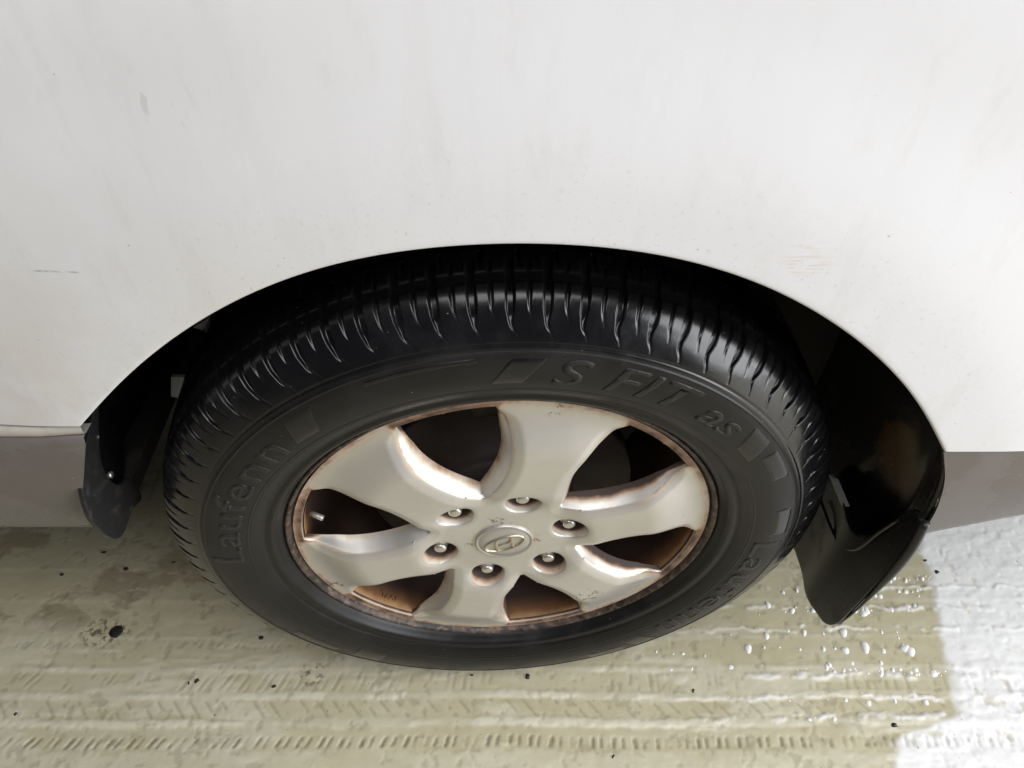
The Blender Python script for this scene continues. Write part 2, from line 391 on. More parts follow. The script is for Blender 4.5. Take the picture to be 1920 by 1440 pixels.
# ================================================================== van
van = bpy.data.objects.new('van', None); C.objects.link(van)
tag(van, 'dirty white van with grey lower cladding, silver alloy wheel and black mud flaps', 'van')
YB = -.030
archw = [(-.335, .223), (-.300, .261), (-.269, .290), (-.232, .320), (-.194, .347), (-.129, .381), (-.079, .3945), (-.028, .4015), (.038, .4025), (.105, .395), (.160, .377), (.222, .342), (.290, .287), (.341, .229), (.366, .190)]
A = spline(archw, 180)
for _ in range(260): A[1:-1] = .25 * A[:-2] + .5 * A[1:-1] + .25 * A[2:]
def body_y(x, z):
    dd = np.hypot(x - .02, z) - .40
    return YB + .007 * smooth(dd, .035, .15) + .05 * np.maximum(0, z - .44) ** 2 + .30 * np.maximum(0, x - .62) ** 2 - .004 * np.exp(-((z - .55) / .05) ** 2) * smooth(x, .15, -.2) * smooth(x, -.6, -.3)
# outer frame of the panel
fr = [(-1.7, .223), (-1.7, .95), (1.0, .95), (1.0, .192)]
seg = np.linalg.norm(np.diff(np.array(fr), axis=0), axis=1); cs = np.r_[0, np.cumsum(seg)]
an = np.arctan2(A[:, 1] - .0, A[:, 0]); uu = np.linspace(0, 1, 180)
tpar = np.interp(uu, [0, .12, .78, .92, 1], [0, cs[1], cs[2], cs[2] + .5, cs[3]])
B = np.stack([np.interp(tpar, cs, np.array(fr)[:, k]) for k in (0, 1)], 1)
nrm = np.stack([A[:, 0] - .02, A[:, 1] - .02], 1); nrm /= np.linalg.norm(nrm, axis=1)[:, None]
nrm[0] = (-1, 0); nrm[-1] = (1, 0)
rows = []
for off, y in ((.0020, YB + .016), (.0006, YB + .010), (.0, YB + .004), (.0004, YB + .0014), (.0014, YB + .0003)):
    P = A + nrm * off; rows.append(np.stack([P[:, 0], np.full(180, y), P[:, 1]], 1))
A2 = A + nrm * .0014
for t in np.linspace(0, 1, 34)[1:] ** 1.8:
    P = A2 * (1 - t) + B * t; rows.append(np.stack([P[:, 0], body_y(P[:, 0], P[:, 1]), P[:, 1]], 1))
G = np.stack(rows, 1); G[..., 2] += ZC
obj('body_panel', gridmesh('body_panel', G), PAINT, van)
# sill on the left, moulding strip above it
xl = np.linspace(-1.7, -.344, 60)
prof = [(.2085, YB + .004), (.2080, YB + .0005), (.200, YB), (.16, YB - .001), (.11, YB + .000), (.075, YB + .004), (.060, YB + .009), (.053, YB + .018), (.050, YB + .03), (.052, YB + .05)]
P = np.zeros((60, len(prof), 3))
for j, (z, y) in enumerate(prof):
    xe = np.interp(z, [.05, .08, .11, .15, .19, .2085], [-.374, -.386, -.382, -.364, -.343, -.3395])
    P[:, j, 0] = -1.7 + (xl + 1.7) * (xe + 1.7) / (-.344 + 1.7); P[:, j, 1] = y; P[:, j, 2] = z + ZC
obj('sill', gridmesh('sill', P), GREY, van)
prof = [(.2200, YB + .012), (.2200, YB + .002), (.2188, YB - .0002), (.2150, YB - .0010), (.2108, YB - .0006), (.2095, YB + .001), (.2090, YB + .012)]
P = np.zeros((40, len(prof), 3)); xl = np.linspace(-1.7, -.3385, 40)
for j, (z, y) in enumerate(prof): P[:, j] = np.stack([xl, np.full(40, y), np.full(40, z + ZC)], 1)
P[-1, :, 1] += .003
obj('trim_strip', gridmesh('trim_strip', P), TRIM, van)
# grey cladding on the right
ed = spline([(.3665, .1890), (.383, .149), (.3925, .110), (.3965, .075), (.3970, .046), (.3955, .030)], 40)
top_z = lambda x: .1890 + (x - .367) * .06
bot_z = lambda x: np.interp(x, [.39, .49, .60, .75, 1.0], [.030, .077, .115, .14, .15])
G = np.zeros((60, 48, 3)); xr = np.linspace(0, 1, 60) ** 1.6
for j in range(40):
    u = 1 - j / 39.0
    x = ed[j, 0] + (1.0 - ed[j, 0]) * xr; zt, zb = top_z(x), bot_z(x)
    v = (ed[j, 1] - .030) / .159; z = zb + (zt - zb) * v
    z = z * xr ** .0 ; G[:, j, 0] = x; G[:, j, 2] = z
    G[:, j, 1] = YB + .001 + .012 * smooth(v, .22, 0) + .30 * np.maximum(0, x - .62) ** 2 - .003 * math.sin(v * math.pi)
for k in range(8):
    t = (k + 1) / 8; G[:, 40 + k] = G[:, 39]; G[:, 40 + k, 1] += .12 * t; G[:, 40 + k, 2] += .004 * t; G[:, 40 + k, 0] = np.maximum(G[:, 40 + k, 0], .398 + .05 * min(1, 3 * t))
G[..., 2] += ZC
obj('lower_cladding', gridmesh('lower_cladding', G), GREY, van)
lipr = np.stack([np.stack([ed[:, 0] + o_, np.full(40, YB + y_), ed[:, 1] + ZC], 1) for o_, y_ in ((.004, .016), (.001, .010), (-.0005, .004), (.0, .0010))], 1)
obj('cladding_edge', gridmesh('cladding_edge', lipr), FLAP, van)
# wheel arch liner
LC = spline([(-.392, .035), (-.390, .07), (-.381, .11), (-.365, .16)] + [(x * 1.004, z * 1.004) for x, z in archw[:]] + [(.388, .149), (.3985, .10), (.404, .048), (.404, -.02), (.400, -.10), (.396, -.16)], 220)
ysl = np.r_[np.linspace(YB + .013, .05, 14), np.linspace(.065, .27, 14)]
G = np.zeros((220, len(ysl), 3))
for j, y in enumerate(ysl):
    f = 1 + .035 * smooth(np.array(y), -.02, .03) - .02 * smooth(np.array(y), .05, .12)
    G[:, j, 0] = LC[:, 0] * f; G[:, j, 1] = y; G[:, j, 2] = LC[:, 1] * f + ZC
obj('wheel_arch_liner', gridmesh('wheel_arch_liner', G), LINER, van)
V = [(x * 1.07, .262, z * 1.07 + ZC) for x, z in LC[::6]] + [(.42, .262, -.25 + ZC), (.10, .262, -.25 + ZC), (0, .262, -.20 + ZC), (-.62, .262, -.20 + ZC), (-.62, .262, .04 + ZC)]
obj('wheel_well', mesh('wheel_well', V, [tuple(range(len(V)))], False), UNDER, van)
# underbody plates, so that the space under the van is dark
def plate(name, x0, x1, y0, y1, z):
    V = [(x, y, zz) for zz in (z, z + .02) for x, y in ((x0, y0), (x1, y0), (x1, y1), (x0, y1))]
    F = [(3, 2, 1, 0), (4, 5, 6, 7), (0, 1, 5, 4), (1, 2, 6, 5), (2, 3, 7, 6), (3, 0, 4, 7)]
    return obj(name, mesh(name, V, F, False), UNDER, van)
plate('underbody', -1.7, -.375, .02, 1.6, .372); plate('underbody', -.375, .42, .27, 1.6, .33); plate('underbody', .42, 1.0, .06, 1.6, .46)
plate('sill', -1.7, 1.0, 1.6, 1.62, .12)  # unseen far-side strip, lowered to block light under the van

def sheet(name, pts, x0, thick, mat, bulge=lambda y, z: 0.0, parent=van):
    """plate standing in the y-z plane cut to the outline pts, with rounded thickness"""
    bm = bmesh.new(); pts = spline(pts, 90, True)
    bb = [Vector(p) for p in pts]; n = len(bb)
    g = [Vector((a, b)) for a in np.arange(pts[:, 0].min(), pts[:, 0].max(), .007) for b in np.arange(pts[:, 1].min(), pts[:, 1].max(), .007)]
    vs_, es_, fs_, *_r = delaunay_2d_cdt(bb + g, [(i, (i + 1) % n) for i in range(n)], [list(range(n))], 1, 1e-6)
    v1 = [bm.verts.new((x0 + bulge(v.x, v.y) , v.x, v.y + ZC)) for v in vs_]
    for f in fs_: bm.faces.new([v1[i] for i in f])
    me = bpy.data.meshes.new(name); bm.to_mesh(me); bm.free()
    me.polygons.foreach_set('use_smooth', [True] * len(me.polygons))
    o = obj(name, me, mat, parent)
    s = o.modifiers.new('s', 'SOLIDIFY'); s.thickness = thick; s.offset = 0
    b = o.modifiers.new('b', 'BEVEL'); b.width = thick * .3; b.segments = 2; b.limit_method = 'ANGLE'
    return o
fl = sheet('mud_flap', [(-.031, .088), (-.036, .050), (-.036, .000), (-.032, -.050), (-.028, -.100), (-.023, -.145), (-.010, -.170), (.010, -.178), (.050, -.188), (.100, -.197), (.150, -.200), (.152, -.12), (.150, -.07), (.118, -.050), (.080, -.034), (.045, -.030), (.022, -.020), (.005, .004), (-.006, .040), (-.014, .080)],
           .388, .005, FLAP, lambda y, z: -.008 * math.exp(-((y - .03) / .03) ** 2) - .02 * max(0, -z - .05))
tag(fl, 'large black mud flap at the right end of the wheel arch')
V, F = tube([(.386 - .006 - .02 * max(0, -z - .05), y, z + ZC) for y, z in spline([(.100, -.075), (.06, -.072), (.03, -.062), (.008, -.03), (-.004, .02), (-.016, .066)], 24)], .0018)
obj('rib', mesh('rib', V, F), FLAP, fl)
V, F = tube([(.390 - .02 * max(0, -z - .05), y, z + ZC) for y, z in spline([(-.034, .088), (-.039, .050), (-.0385, .010), (-.0355, -.03), (-.0315, -.08), (-.0275, -.115), (-.022, -.147)], 40)], [.0046 * (1 - .75 * float(smooth(np.array(i / 39), .25, .8))) for i in range(40)])
obj('outer_edge', mesh('outer_edge', V, F), SCUFF, fl)
fl2 = sheet('mud_flap', [(.040, .176), (.016, .165), (-.008, .154), (-.030, .139), (-.042, .116), (-.0435, .098), (-.040, .075), (-.033, .058), (-.020, .049), (.006, .050), (.022, .044), (.026, .060), (.022, .080), (.013, .084), (.006, .092), (.002, .108), (.006, .130), (.022, .152)],
            -.372, .004, SCUFF, lambda y, z: .35 * (y + .01) ** 2 * 4)
tag(fl2, 'small scuffed dark flap at the left end of the wheel arch')
f3 = sheet('flap_backing', [(.028, .175), (-.008, .150), (-.014, .120), (-.008, .092), (.006, .070), (.020, .062), (.045, .075), (.060, .100), (.055, .150)], -.384, .004, FLAP, lambda y, z: .0, fl2)
V, F = tube([(-.381, .016, .094 + ZC), (-.377, .016, .094 + ZC)], .0035, 12); obj('clip', mesh('clip', V, F), NUT, fl2)  # added metal disc stands in for a bright hole by the flap
def slat(name, quad, mat, parent=van):
    V = [Vector(p) for p in quad]; n = (V[1] - V[0]).cross(V[2] - V[0]).normalized() * .002
    W_ = [v + n for v in V] + [v - n for v in V]; k = len(V)
    F = [tuple(range(k)), tuple(range(2 * k - 1, k - 1, -1))] + [(i, (i + 1) % k, k + (i + 1) % k, k + i) for i in range(k)]
    return obj(name, mesh(name, [(v.x, v.y, v.z + ZC) for v in W_], F, False), mat, parent)
slat('lit_gap_plate', [(-.342, .12, .123), (-.326, .12, .123), (-.340, .12, .090), (-.352, .12, .093)], GAPM)  # added pale plates stand in for light gaps in the wheel well
slat('lit_gap_plate', [(-.298, .12, .192), (-.275, .12, .207), (-.285, .12, .188)], GAPM)
slat('lit_gap_plate', [(.386, .117, -.045), (.386, .103, -.034), (.386, .062, -.030), (.386, .068, -.040)], GAPM)  # added pale plate stands in for the lit slit beside the flap
# ================================================================== wheel
wheel = bpy.data.objects.new('wheel', None); C.objects.link(wheel); wheel.parent = van
wheel.location = (0, 0, ZC); wheel.rotation_euler = (0, 0, R(3.54))
wheel['label'] = 'worn silver six-spoke alloy wheel with black tyre, steered slightly'
PH = 74.13
def face_y(r): return .0005 - .0095 * smooth(r, .062, .100) + .0150 * smooth(r, .150, .2065)
half = [(.2055, 12.6), (.197, 13.8), (.182, 15.6), (.165, 16.8), (.148, 17.1), (.131, 16.3), (.116, 14.4), (.104, 11.7), (.0930, 8.0), (.0840, 4.0), (.0785, 0)]
lp = [(r, a) for r, a in half] + [(r, -a) for r, a in half[::-1][1:]]
lxy = [(r * math.cos(R(a)), r * math.sin(R(a))) for r, a in lp]
side = spline(lxy, 110)
oa = np.radians(np.linspace(-12.2, 12.2, 24)[1:-1]); outer = np.stack([.2055 * np.cos(oa), .2055 * np.sin(oa)], 1)
OUT = np.vstack([side, outer])                 # window outline, centred on angle 0
nO = len(OUT)
tn = np.roll(OUT, -1, 0) - np.roll(OUT, 1, 0); tn /= np.linalg.norm(tn, axis=1)[:, None]
NO = np.stack([tn[:, 1], -tn[:, 0]], 1)
ctr = OUT.mean(0)
if ((OUT - ctr) * NO).sum() < 0: NO = -NO       # pointing out of the window
rO = np.hypot(OUT[:, 0], OUT[:, 1])
WS = .0012 + .0098 * smooth(rO, .2050, .188)    # shoulder width along the outline
PT = np.array([0, .05, .12, .25, .42, .62, .82, 1.0]); PE = np.array([.0056, .0048, .0042, .0034, .0025, .0016, .00075, 0])
def rot2(p, deg):
    c, s = math.cos(R(deg)), math.sin(R(deg)); return np.stack([p[..., 0] * c - p[..., 1] * s, p[..., 0] * s + p[..., 1] * c], -1)
WIN = [rot2(OUT, 30), rot2(OUT, -30)]           # the two windows beside a spoke centred on angle 0
WALL = np.vstack(WIN); WWS = np.r_[WS, WS]
def near_out(p):
    d = np.linalg.norm(p[:, None, :] - WALL[None], axis=2); i = d.argmin(1); return d[np.arange(len(p)), i], i
def height(p):
    d, i = near_out(p); w = WWS[i]; k = w / .011
    return face_y(np.hypot(p[:, 0], p[:, 1])) + np.interp(d / w, PT, PE) * np.minimum(1, k * 1.0 + .05)
def rustv(p):
    r = np.hypot(p[:, 0], p[:, 1]); d, i = near_out(p)
    return .62 * smooth(r, .2010, .2115) + .36 * smooth(d, .011, .0) * smooth(r, .10, .2) + .24 * smooth(d, .006, .0) + .30 * smooth(r, .040, .031)
from math import pi
LR = .0188
pts, eds = [], []
def addloop(P, closed=True):
    b = len(pts); pts.extend(Vector(p) for p in P); n = len(P)
    eds.extend((b + i, b + (i + 1) % n) for i in range(n if closed else n - 1))
for w in WIN:
    nn = rot2(NO, 30 if w is WIN[0] else -30)
    for t in PT: addloop(w + nn * (WS * t)[:, None])
lug_c = np.array([.0697, 0.0])
for rr in (LR, LR + .0012, LR + .003): addloop([lug_c + rr * np.array([math.cos(a), math.sin(a)]) for a in np.linspace(0, 2 * pi, 48, endpoint=False)])
for rr, n in ((.0300, 13), (.094, 33), (.2068, 61), (.2135, 61)):
    addloop([(rr * math.cos(R(a)), rr * math.sin(R(a))) for a in np.linspace(-30, 30, n)], False)
for s in (-30, 30): addloop([(rr * math.cos(R(s)), rr * math.sin(R(s))) for rr in np.linspace(.0300, .2135, 40)], False)
gx, gy = np.meshgrid(np.arange(.03, .215, .0032), np.arange(-.11, .11, .0032), indexing='ij'); gp = np.stack([gx.ravel(), gy.ravel()], 1)
d, i = near_out(gp); ang = np.degrees(np.arctan2(gp[:, 1], gp[:, 0])); gr = np.hypot(gp[:, 0], gp[:, 1])
inside = np.zeros(len(gp), bool)
def in_poly(p, poly):
    x, y = p[:, 0], p[:, 1]; c = np.zeros(len(p), bool); q = np.roll(poly, 1, 0)
    for (x1, y1), (x2, y2) in zip(poly, q):
        m = ((y1 > y) != (y2 > y)) & (x < (x2 - x1) * (y - y1) / (y2 - y1 + 1e-15) + x1); c ^= m
    return c
for w in WIN: inside |= in_poly(gp, w)
ok = (~inside) & (d > WWS[i] + .001) & (np.abs(ang) < 29) & (gr > .032) & (gr < .212) & (np.linalg.norm(gp - lug_c, axis=1) > LR + .0045)
pts.extend(Vector(p) for p in gp[ok])
vo, eo, fo, *_x = delaunay_2d_cdt(pts, eds, [], 0, 1e-6)
vo = np.array([(v.x, v.y) for v in vo]); fo = np.array(fo)
cen = vo[fo].mean(1); cr = np.hypot(cen[:, 0], cen[:, 1]); ca = np.degrees(np.arctan2(cen[:, 1], cen[:, 0]))
keep = (np.abs(ca) < 30) & (cr > .0300) & (cr < .2135) & (np.linalg.norm(cen - lug_c, axis=1) > LR * .998)
for w in WIN: keep &= ~in_poly(cen, w)
fo = fo[keep]; cr = cr[keep]
hy = height(vo)
ld = np.linalg.norm(vo - lug_c, axis=1); hy = hy + .0010 * smooth(ld, LR + .0030, LR)      # rounded edge of the lug recess
rv = rustv(vo)
# walls of the window (ring strips), done for one window and cut in two halves for the spokes beside it
wk = np.where(np.arange(nO) < len(side), np.clip((.2057 - rO) / .030, 0, 1) ** .8, 0.0)
h0 = height(WIN[0] + 0)                 # crest heights along the window
WO = [(0, 0), (.0005, .0013), (.0018, .0040), (.0038, .0080), (.0058, .0120), (.0076, .0160), (.0090, .0200)]
wallP = np.zeros((nO, len(WO), 3)); wallR = np.zeros((nO, len(WO)))
for j, (o_, e_) in enumerate(WO):
    q = OUT - NO * (o_ * (.15 + .85 * wk))[:, None]
    wallP[:, j, 0] = q[:, 0]; wallP[:, j, 2] = q[:, 1]; wallP[:, j, 1] = h0 + np.maximum(.0135 - h0, .004) * e_ / .0200
    wallR[:, j] = e_
nh = len(side)
def build_wheel_face():
    tri_h = fo[cr < .094]; tri_s = fo[(cr >= .094) & (cr < .2068)]; tri_r = fo[cr >= .2068]
    V3 = np.stack([vo[:, 0], hy, vo[:, 1]], 1)
    HV, HF, HRu, RV, RF, RRu = [], [], [], [], [], []
    for k in range(6):
        a = PH - 60 * k; c, s = math.cos(R(a)), math.sin(R(a))
        def rotw(P): return np.stack([P[..., 0] * c - P[..., 2] * s, P[..., 1], P[..., 0] * s + P[..., 2] * c], -1)
        def pack(T):
            u, inv = np.unique(T, return_inverse=True); return rotw(V3[u]), inv.reshape(T.shape), rv[u]
        # spoke
        v, f, ru = pack(tri_s); v = list(map(tuple, v)); f = [tuple(t) for t in f]; ru = list(ru)
        for sgn, i0, i1 in ((30, nh // 2, nh - 1), (-30, 0, nh // 2)):
            # window walls that belong to this spoke
            idx = np.arange(i0, i1 + 1); Pw = wallP[idx]; cc, ss = math.cos(R(sgn)), math.sin(R(sgn))
            Pw = np.stack([Pw[..., 0] * cc - Pw[..., 2] * ss, Pw[..., 1], Pw[..., 0] * ss + Pw[..., 2] * cc], -1)
            b = len(v); m = len(WO); Q = rotw(Pw)
            v += [tuple(x) for x in Q.reshape(-1, 3)]
            rr = np.hypot(OUT[idx, 0], OUT[idx, 1])[:, None]
            # side that gathers brake dust: strongest where the spokes trail (right and lower windows)
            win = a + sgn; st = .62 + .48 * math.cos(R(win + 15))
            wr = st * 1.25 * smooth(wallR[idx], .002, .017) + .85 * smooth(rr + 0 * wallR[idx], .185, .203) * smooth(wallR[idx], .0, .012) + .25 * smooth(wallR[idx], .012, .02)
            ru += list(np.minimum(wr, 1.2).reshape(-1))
            for p in range(len(idx) - 1):
                for q in range(m - 1): f.append((b + p * m + q, b + (p + 1) * m + q, b + (p + 1) * m + q + 1, b + p * m + q + 1))
        finish('spoke', v, f, ru)
        for T, VV, FF, RR in ((tri_h, HV, HF, HRu), (tri_r, RV, RF, RRu)):
            v, f, ru = pack(T); b = len(VV); VV += list(map(tuple, v)); FF += [tuple(t + b) for t in f]; RR += list(ru)
        # outer edge of the window opening
        oi = np.r_[nh - 1, np.arange(nh, nO), 0]; Pw = wallP[oi]; cc, ss = math.cos(R(30)), math.sin(R(30))
        Pw = np.stack([Pw[..., 0] * cc - Pw[..., 2] * ss, Pw[..., 1], Pw[..., 0] * ss + Pw[..., 2] * cc], -1)
        b = len(RV); m = len(WO); RV += [tuple(x) for x in rotw(Pw).reshape(-1, 3)]; RRu += list(np.minimum(1.2, .35 + 1.0 * smooth(wallR[oi], .0, .014)).reshape(-1))
        for p in range(len(oi) - 1):
            for q in range(m - 1): RF.append((b + p * m + q, b + (p + 1) * m + q, b + (p + 1) * m + q + 1, b + p * m + q + 1))
        # cone of the lug recess
        b = len(HV); n = 48; cone = [(LR, .0010), (LR - .0006, .0026), (LR - .0014, .0060), (LR - .0026, .0100), (LR - .0036, .0140), (LR - .0046, .018), (LR - .0060, .024), (.0005, .024)]
        for rr, e in cone:
            for i in range(n):
                an_ = 2 * pi * i / n; px, pz = .0697 + rr * math.cos(an_), rr * math.sin(an_)
                yt = float(face_y(math.hypot(px, pz))); yy = (yt + e) * max(0, 1 - e / .024) + (-.001 + e) * min(1, e / .024)
                HV.append((px * c - pz * s, yy, px * s + pz * c)); low = .5 - .5 * math.sin(an_ + R(a))
                HRu.append(min(1.2, (.10 if k in (0, 5) else .18) + 1.05 * float(smooth(np.array(e), .003, .0125)) + (.30 * low if k in (2, 3, 4) else 0)))  # recess colour darkens with depth, browner at the lower edge
        for j in range(len(cone) - 1):
            for i in range(n): HF.append((b + j * n + i, b + j * n + (i + 1) % n, b + (j + 1) * n + (i + 1) % n, b + (j + 1) * n + i))
    finish('hub', HV, HF, HRu); finish('rim_edge', RV, RF, RRu)
def finish(name, v, f, ru):
    me = bpy.data.meshes.new(name); me.from_pydata(v, [], f)
    at = me.attributes.new('rust', 'FLOAT', 'POINT'); at.data.foreach_set('value', np.array(ru, np.float32))
    bm = bmesh.new(); bm.from_mesh(me); bmesh.ops.remove_doubles(bm, verts=bm.verts, dist=.00008)
    bmesh.ops.recalc_face_normals(bm, faces=bm.faces); bm.to_mesh(me); bm.free()
    me.polygons.foreach_set('use_smooth', [True] * len(me.polygons)); me.update()
    return obj(name, me, SILVER, wheel)
build_wheel_face()
# lip, barrel, brake behind
obj('rim_lip', lathe('rim_lip', [(.2134, .0060), (.2139, .0082), (.2146, .0090), (.2153, .0080), (.2160, .0052), (.2172, .0022), (.2186, .0006), (.2200, .0004), (.2212, .0014), (.2217, .0040), (.2215, .0120)], 360), RUST, wheel)
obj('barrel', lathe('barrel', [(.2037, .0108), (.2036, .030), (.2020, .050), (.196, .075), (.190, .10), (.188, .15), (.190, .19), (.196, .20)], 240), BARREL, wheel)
obj('brake_disc', lathe('brake_disc', [(.0001, .040), (.075, .040), (.078, .048), (.080, .066), (.142, .066), (.1435, .0675), (.1435, .088), (.142, .0895), (.0001, .0895)], 120), DARKRUST, wheel)
V, F = tube([(.155 * math.cos(R(t)), .078, .155 * math.sin(R(t))) for t in range(50, 101, 5)], .030, 10); obj('brake_caliper', mesh('brake_caliper', V, F), DARKRUST, wheel)
V, F = tube([(.199 * math.cos(R(171)), .026, .199 * math.sin(R(171))), (.193 * math.cos(R(171)), .023, .193 * math.sin(R(171))), (.186 * math.cos(R(171)), .020, .186 * math.sin(R(171)))], .0030, 12); obj('valve_stem', mesh('valve_stem', V, F), CAPM, wheel)
# nuts
for k in range(6):
    a = R(PH - 60 * k); cx, cz = .0697 * math.cos(a), .0697 * math.sin(a); V, F = [], []
    pr = [(.0098, .0180, 6), (.0098, .0100, 6), (.0090, .0085, 6), (.0070, .0080, 0), (.0068, .0035, 0), (.0062, .0020, 0), (.0046, .0010, 0), (.0024, .0006, 0), (.0002, .0005, 0)]
    n = 36
    for rr, y, hx in pr:
        for i in range(n):
            u = 2 * pi * i / n; q = rr
            if hx: q = rr / max(.866, math.cos(((u + k) % (pi / 3)) - pi / 6)) * .92
            V.append((cx + q * math.cos(u), y + .0020, cz + q * math.sin(u)))
    for j in range(len(pr) - 1):
        for i in range(n): F.append((j * n + i, j * n + (i + 1) % n, (j + 1) * n + (i + 1) % n, (j + 1) * n + i))
    obj('lug_nut', mesh('lug_nut', V, F), NUT, wheel)
# centre cap with the oval slanted-H emblem
obj('centre_cap', lathe('centre_cap', [(0.0302, 0.0008), (0.03, -0.0018), (0.0292, -0.0026), (0.028, -0.0024), (0.0272, -0.0012), (0.0266, -0.0012), (0.0258, -0.002), (0.018, -0.0028), (0.008, -0.0031), (0.0002, -0.0032)], 120), CAPM, wheel)
ER = R(27)
def em(u, v, y=-.0082): return (u * math.cos(ER) - v * math.sin(ER), y + .0048, u * math.sin(ER) + v * math.cos(ER))
def ribbon(path, w0):
    """raised tapered bar: path of (u, v, width)"""
    V, F = [], []; p = np.array(path); t = np.gradient(p[:, :2], axis=0); t /= np.linalg.norm(t, axis=1)[:, None]
    for (u, v, w), (tu, tv) in zip(p, t):
        nx, ny = -tv, tu
        for o_, y in ((-1, -.0072), (-.72, -.0092), (0, -.0097), (.72, -.0092), (1, -.0072)): V.append(em(u + nx * w * o_, v + ny * w * o_, y))
    for i in range(len(p) - 1):
        for j in range(4): F.append((i * 5 + j, (i + 1) * 5 + j, (i + 1) * 5 + j + 1, i * 5 + j + 1))
    return V, F
EV, EF = [], []
def addr(path):
    V, F = ribbon(path, 0); b = len(EV); EV.extend(V); EF.extend(tuple(i + b for i in f) for f in F)
ta = np.linspace(0, 2 * pi, 65)
addr([(.0222 * math.cos(t), .0112 * math.sin(t), .0010) for t in ta])
addr([(-.0125 + .0070 * s, -.0092 + .0184 * s, .0017 + .0006 * math.sin(pi * s)) for s in np.linspace(0, 1, 12)])
addr([(.0055 + .0070 * s, -.0092 + .0184 * s, .0017 + .0006 * math.sin(pi * s)) for s in np.linspace(0, 1, 12)])
addr([(-.0095 + .019 * s, -.0020 + .0040 * s + .0012 * math.sin(2 * pi * s), .0017 - .0006 * math.sin(pi * s)) for s in np.linspace(0, 1, 14)])
obj('emblem', mesh('emblem', EV, EF), GOLD, wheel)

# ------------------------------------------------------------------ tyre
SP = [(.2206, .0080), (.2212, .0040), (.2232, .0000), (.2262, -.0040), (.2290, -.0078), (.2318, -.0098), (.2345, -.0100), (.2375, -.0098), (.2410, -.0118), (.2470, -.0150), (.2540, -.0174), (.2620, -.0190), (.2700, -.0196), (.2780, -.0192), (.2860, -.0180), (.2930, -.0160), (.2955, -.0150)]
spf = spline(SP, 90)
def side_y(r):
    o = np.argsort(spf[:, 0]); return np.interp(r, spf[o, 0], spf[o, 1])
rib = lambda r, c, h, w: h * np.exp(-((r - c) / w) ** 2)
sp2 = [(r, y - rib(r, .2525, .0005, .0006) - rib(r, .2495, .0003, .0005) - rib(r, .2925, .0009, .0007) + rib(r, .2392, .0006, .0012)) for r, y in spline(SP, 150)]
def flat(P):                                   # the tyre settles on the floor
    z = P[..., 2]; low = smooth(z, -.29, -.335)
    P[..., 1] -= .004 * low * smooth(P[..., 1], .05, .0); P[..., 2] = np.maximum(z, -ZC + .0006); return P
def lathe_arr(prof, seg):
    prof = np.array(prof); a = np.linspace(0, 2 * pi, seg, endpoint=False); P = np.zeros((seg, len(prof), 3))
    P[..., 0] = prof[None, :, 0] * np.cos(a)[:, None]; P[..., 2] = prof[None, :, 0] * np.sin(a)[:, None]; P[..., 1] = prof[None, :, 1]; return P
tyre = obj('tyre', gridmesh('tyre', flat(lathe_arr(sp2, 480)), True), SIDE, wheel)
TP = [(.2955, -.0150), (.3000, -.0132), (.3060, -.0104), (.3120, -.0072), (.3180, -.0034), (.3240, .0008), (.3295, .0060), (.3335, .0120), (.3360, .0190), (.3378, .0280), (.3392, .0420), (.3400, .0650), (.3404, .0900), (.3400, .1150), (.3380, .1500), (.3335, .1700), (.3180, .1850), (.2900, .1960), (.2600, .1950), (.2300, .1850), (.2000, .1800)]
tp = spline(TP, 420); sl = np.r_[0, np.cumsum(np.linalg.norm(np.diff(tp, axis=0), axis=1))]
su = np.r_[np.arange(0, .092, .00105), np.arange(.093, .20, .004), np.linspace(.21, sl[-1], 10)]
tpr = np.stack([np.interp(su, sl, tp[:, k]) for k in (0, 1)], 1)
NPI = 73
th = np.r_[np.linspace(R(-22), R(202), 45 * 52, endpoint=False), np.linspace(R(202), R(338), 28 * 12, endpoint=False)]; pitch = 2 * pi * .338 / NPI
TH, RRR = np.meshgrid(th, tpr[:, 0], indexing='ij'); YY = np.broadcast_to(tpr[:, 1], TH.shape); SU = np.broadcast_to(su, TH.shape)
vis = SU < .09
arc = -TH * .338                                # clockwise distance
def grv(off, hook, s_end, w_top, w_end, dep):
    h = hook * smooth(SU, s_end + .016, s_end) ** 1.5
    x = (arc - off - h) / pitch; x = (x - np.round(x)) * pitch
    w = w_end + (w_top - w_end) * smooth(SU, s_end + .012, s_end + .026)
    return dep * smooth(np.abs(x), w * .5 + .0011, w * .5 - .0006) * smooth(SU, s_end - .0008, s_end + .0016) * (.06 + .94 * smooth(SU, s_end + .004, s_end + .024))
dep = grv(0, .0065, .0065, .0058, .0020, .0050)
dep = np.maximum(dep, grv(pitch * .5, .0035, .0185, .0026, .0014, .0024))
dep *= smooth(SU, .0780, .0500)
cg = smooth(SU, .0490, .0530) * smooth(SU, .0630, .0590)
dep = np.maximum(dep, .0022 * cg)
rib2 = grv(pitch * .25, 0, .062, .0022, .0022, .004) * smooth(SU, .062, .064) * smooth(SU, .085, .083)
dep = np.maximum(dep, rib2); dep = np.maximum(dep, .0065 * smooth(SU, .0855, .0865) * smooth(SU, .0995, .0980))
dep = np.maximum(dep, .0007 * np.exp(-((SU - .0035) / .0007) ** 2))
RD = RRR - dep * .93; YD = YY + dep * .37 * smooth(YY, .02, -.01)
P = np.stack([RD * np.cos(TH), YD, RD * np.sin(TH)], -1)
obj('tread', gridmesh('tread', flat(P), True), TREAD, wheel)

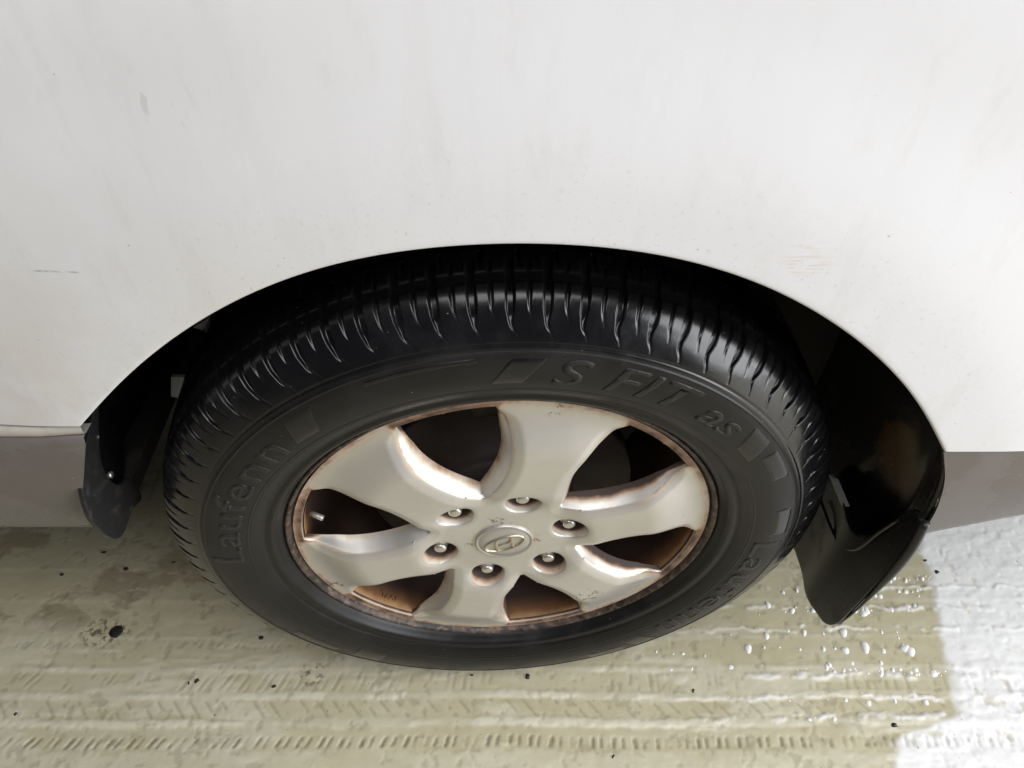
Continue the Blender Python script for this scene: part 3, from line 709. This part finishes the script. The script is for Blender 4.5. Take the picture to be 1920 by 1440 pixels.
# raised lettering, wrapped clockwise on the sidewall with the tops outward
def bend(name, text, a0, a1, r0, r1, shear=.0, raise_=.00042, mat=LETTER, on_barrel=False):
    cu = bpy.data.curves.new(name, 'FONT'); cu.body = text; cu.size = 1; cu.shear = shear; cu.offset = .012; cu.space_character = 1.05
    cu.resolution_u = 4
    to = bpy.data.objects.new('t', cu); C.objects.link(to)
    dg = bpy.context.evaluated_depsgraph_get(); me = bpy.data.meshes.new_from_object(to.evaluated_get(dg))
    C.objects.unlink(to); bpy.data.objects.remove(to)
    bm = bmesh.new(); bm.from_mesh(me); bmesh.ops.remove_doubles(bm, verts=bm.verts, dist=1e-5)
    bmesh.ops.triangulate(bm, faces=bm.faces)
    for _ in range(3):
        es = [e for e in bm.edges if e.calc_length() > .14]
        if es: bmesh.ops.subdivide_edges(bm, edges=es, cuts=1); bmesh.ops.triangulate(bm, faces=bm.faces)
    xs_ = [v.co.x for v in bm.verts]; ys_ = [v.co.y for v in bm.verts]; x0, x1, y0, y1 = min(xs_), max(xs_), min(ys_), max(ys_)
    ret = bmesh.ops.extrude_face_region(bm, geom=bm.faces[:]); topv = {g for g in ret['geom'] if isinstance(g, bmesh.types.BMVert)}
    for v in bm.verts:
        u = (v.co.x - x0) / (x1 - x0); w = (v.co.y - y0) / (y1 - y0)
        t = R(a0 + (a1 - a0) * u); up = raise_ if v in topv else -.0004
        if on_barrel:
            rr = .2034 - up; v.co = (rr * math.cos(t), r0 + (r1 - r0) * w, rr * math.sin(t))
        else:
            rr = r0 + (r1 - r0) * w; v.co = (rr * math.cos(t), float(side_y(rr)) - up, rr * math.sin(t))
    bmesh.ops.recalc_face_normals(bm, faces=bm.faces)
    me = bpy.data.meshes.new(name); bm.to_mesh(me); bm.free(); return obj(name, me, mat, wheel)
bend('lettering', 'Laufenn', 176, 133, .2585, .2885)
bend('lettering', 'Laufenn', 0, -46, .2585, .2885)
bend('lettering', 'S FIT as', 82, 43, .2605, .2880, .25)
bend('lettering', 'JWL', -136, -128.5, .0260, .0180, 0, .0012, BARREL, True)
# raised blocks and thin outline bars of the sidewall decoration
def patch(name, a0, a1, r0, r1, skew=0., h=.0006, mat=SIDE):
    n, m = 24, 8; P = np.zeros((n, m, 3))
    for i in range(n):
        for j in range(m):
            w = j / (m - 1); r = r0 + (r1 - r0) * w; t = R(a0 + (a1 - a0) * i / (n - 1) + skew * (w - .5))
            up = h if 0 < i < n - 1 and 0 < j < m - 1 else -.0003
            P[i, j] = (r * math.cos(t), float(side_y(r)) - up, r * math.sin(t))
    return obj(name, gridmesh(name, P), mat, wheel)
for a in ((90.5, 85, .2600, .2885, -4), (112, 93.5, .2840, .2885, 0), (40.5, 34.5, .2600, .2890, 3), (33, 24, .2720, .2890, 0), (13, 3, .2720, .2890, 0), (-50, -56, .2600, .2890, 3), (-58, -68, .2720, .2890, 0), (129, 123, .2600, .2890, -3), (-124, -132, .2600, .2880, 0), (-136, -150, .2740, .2880, 0)):
    patch('sidewall_block', *a, mat=TREAD)
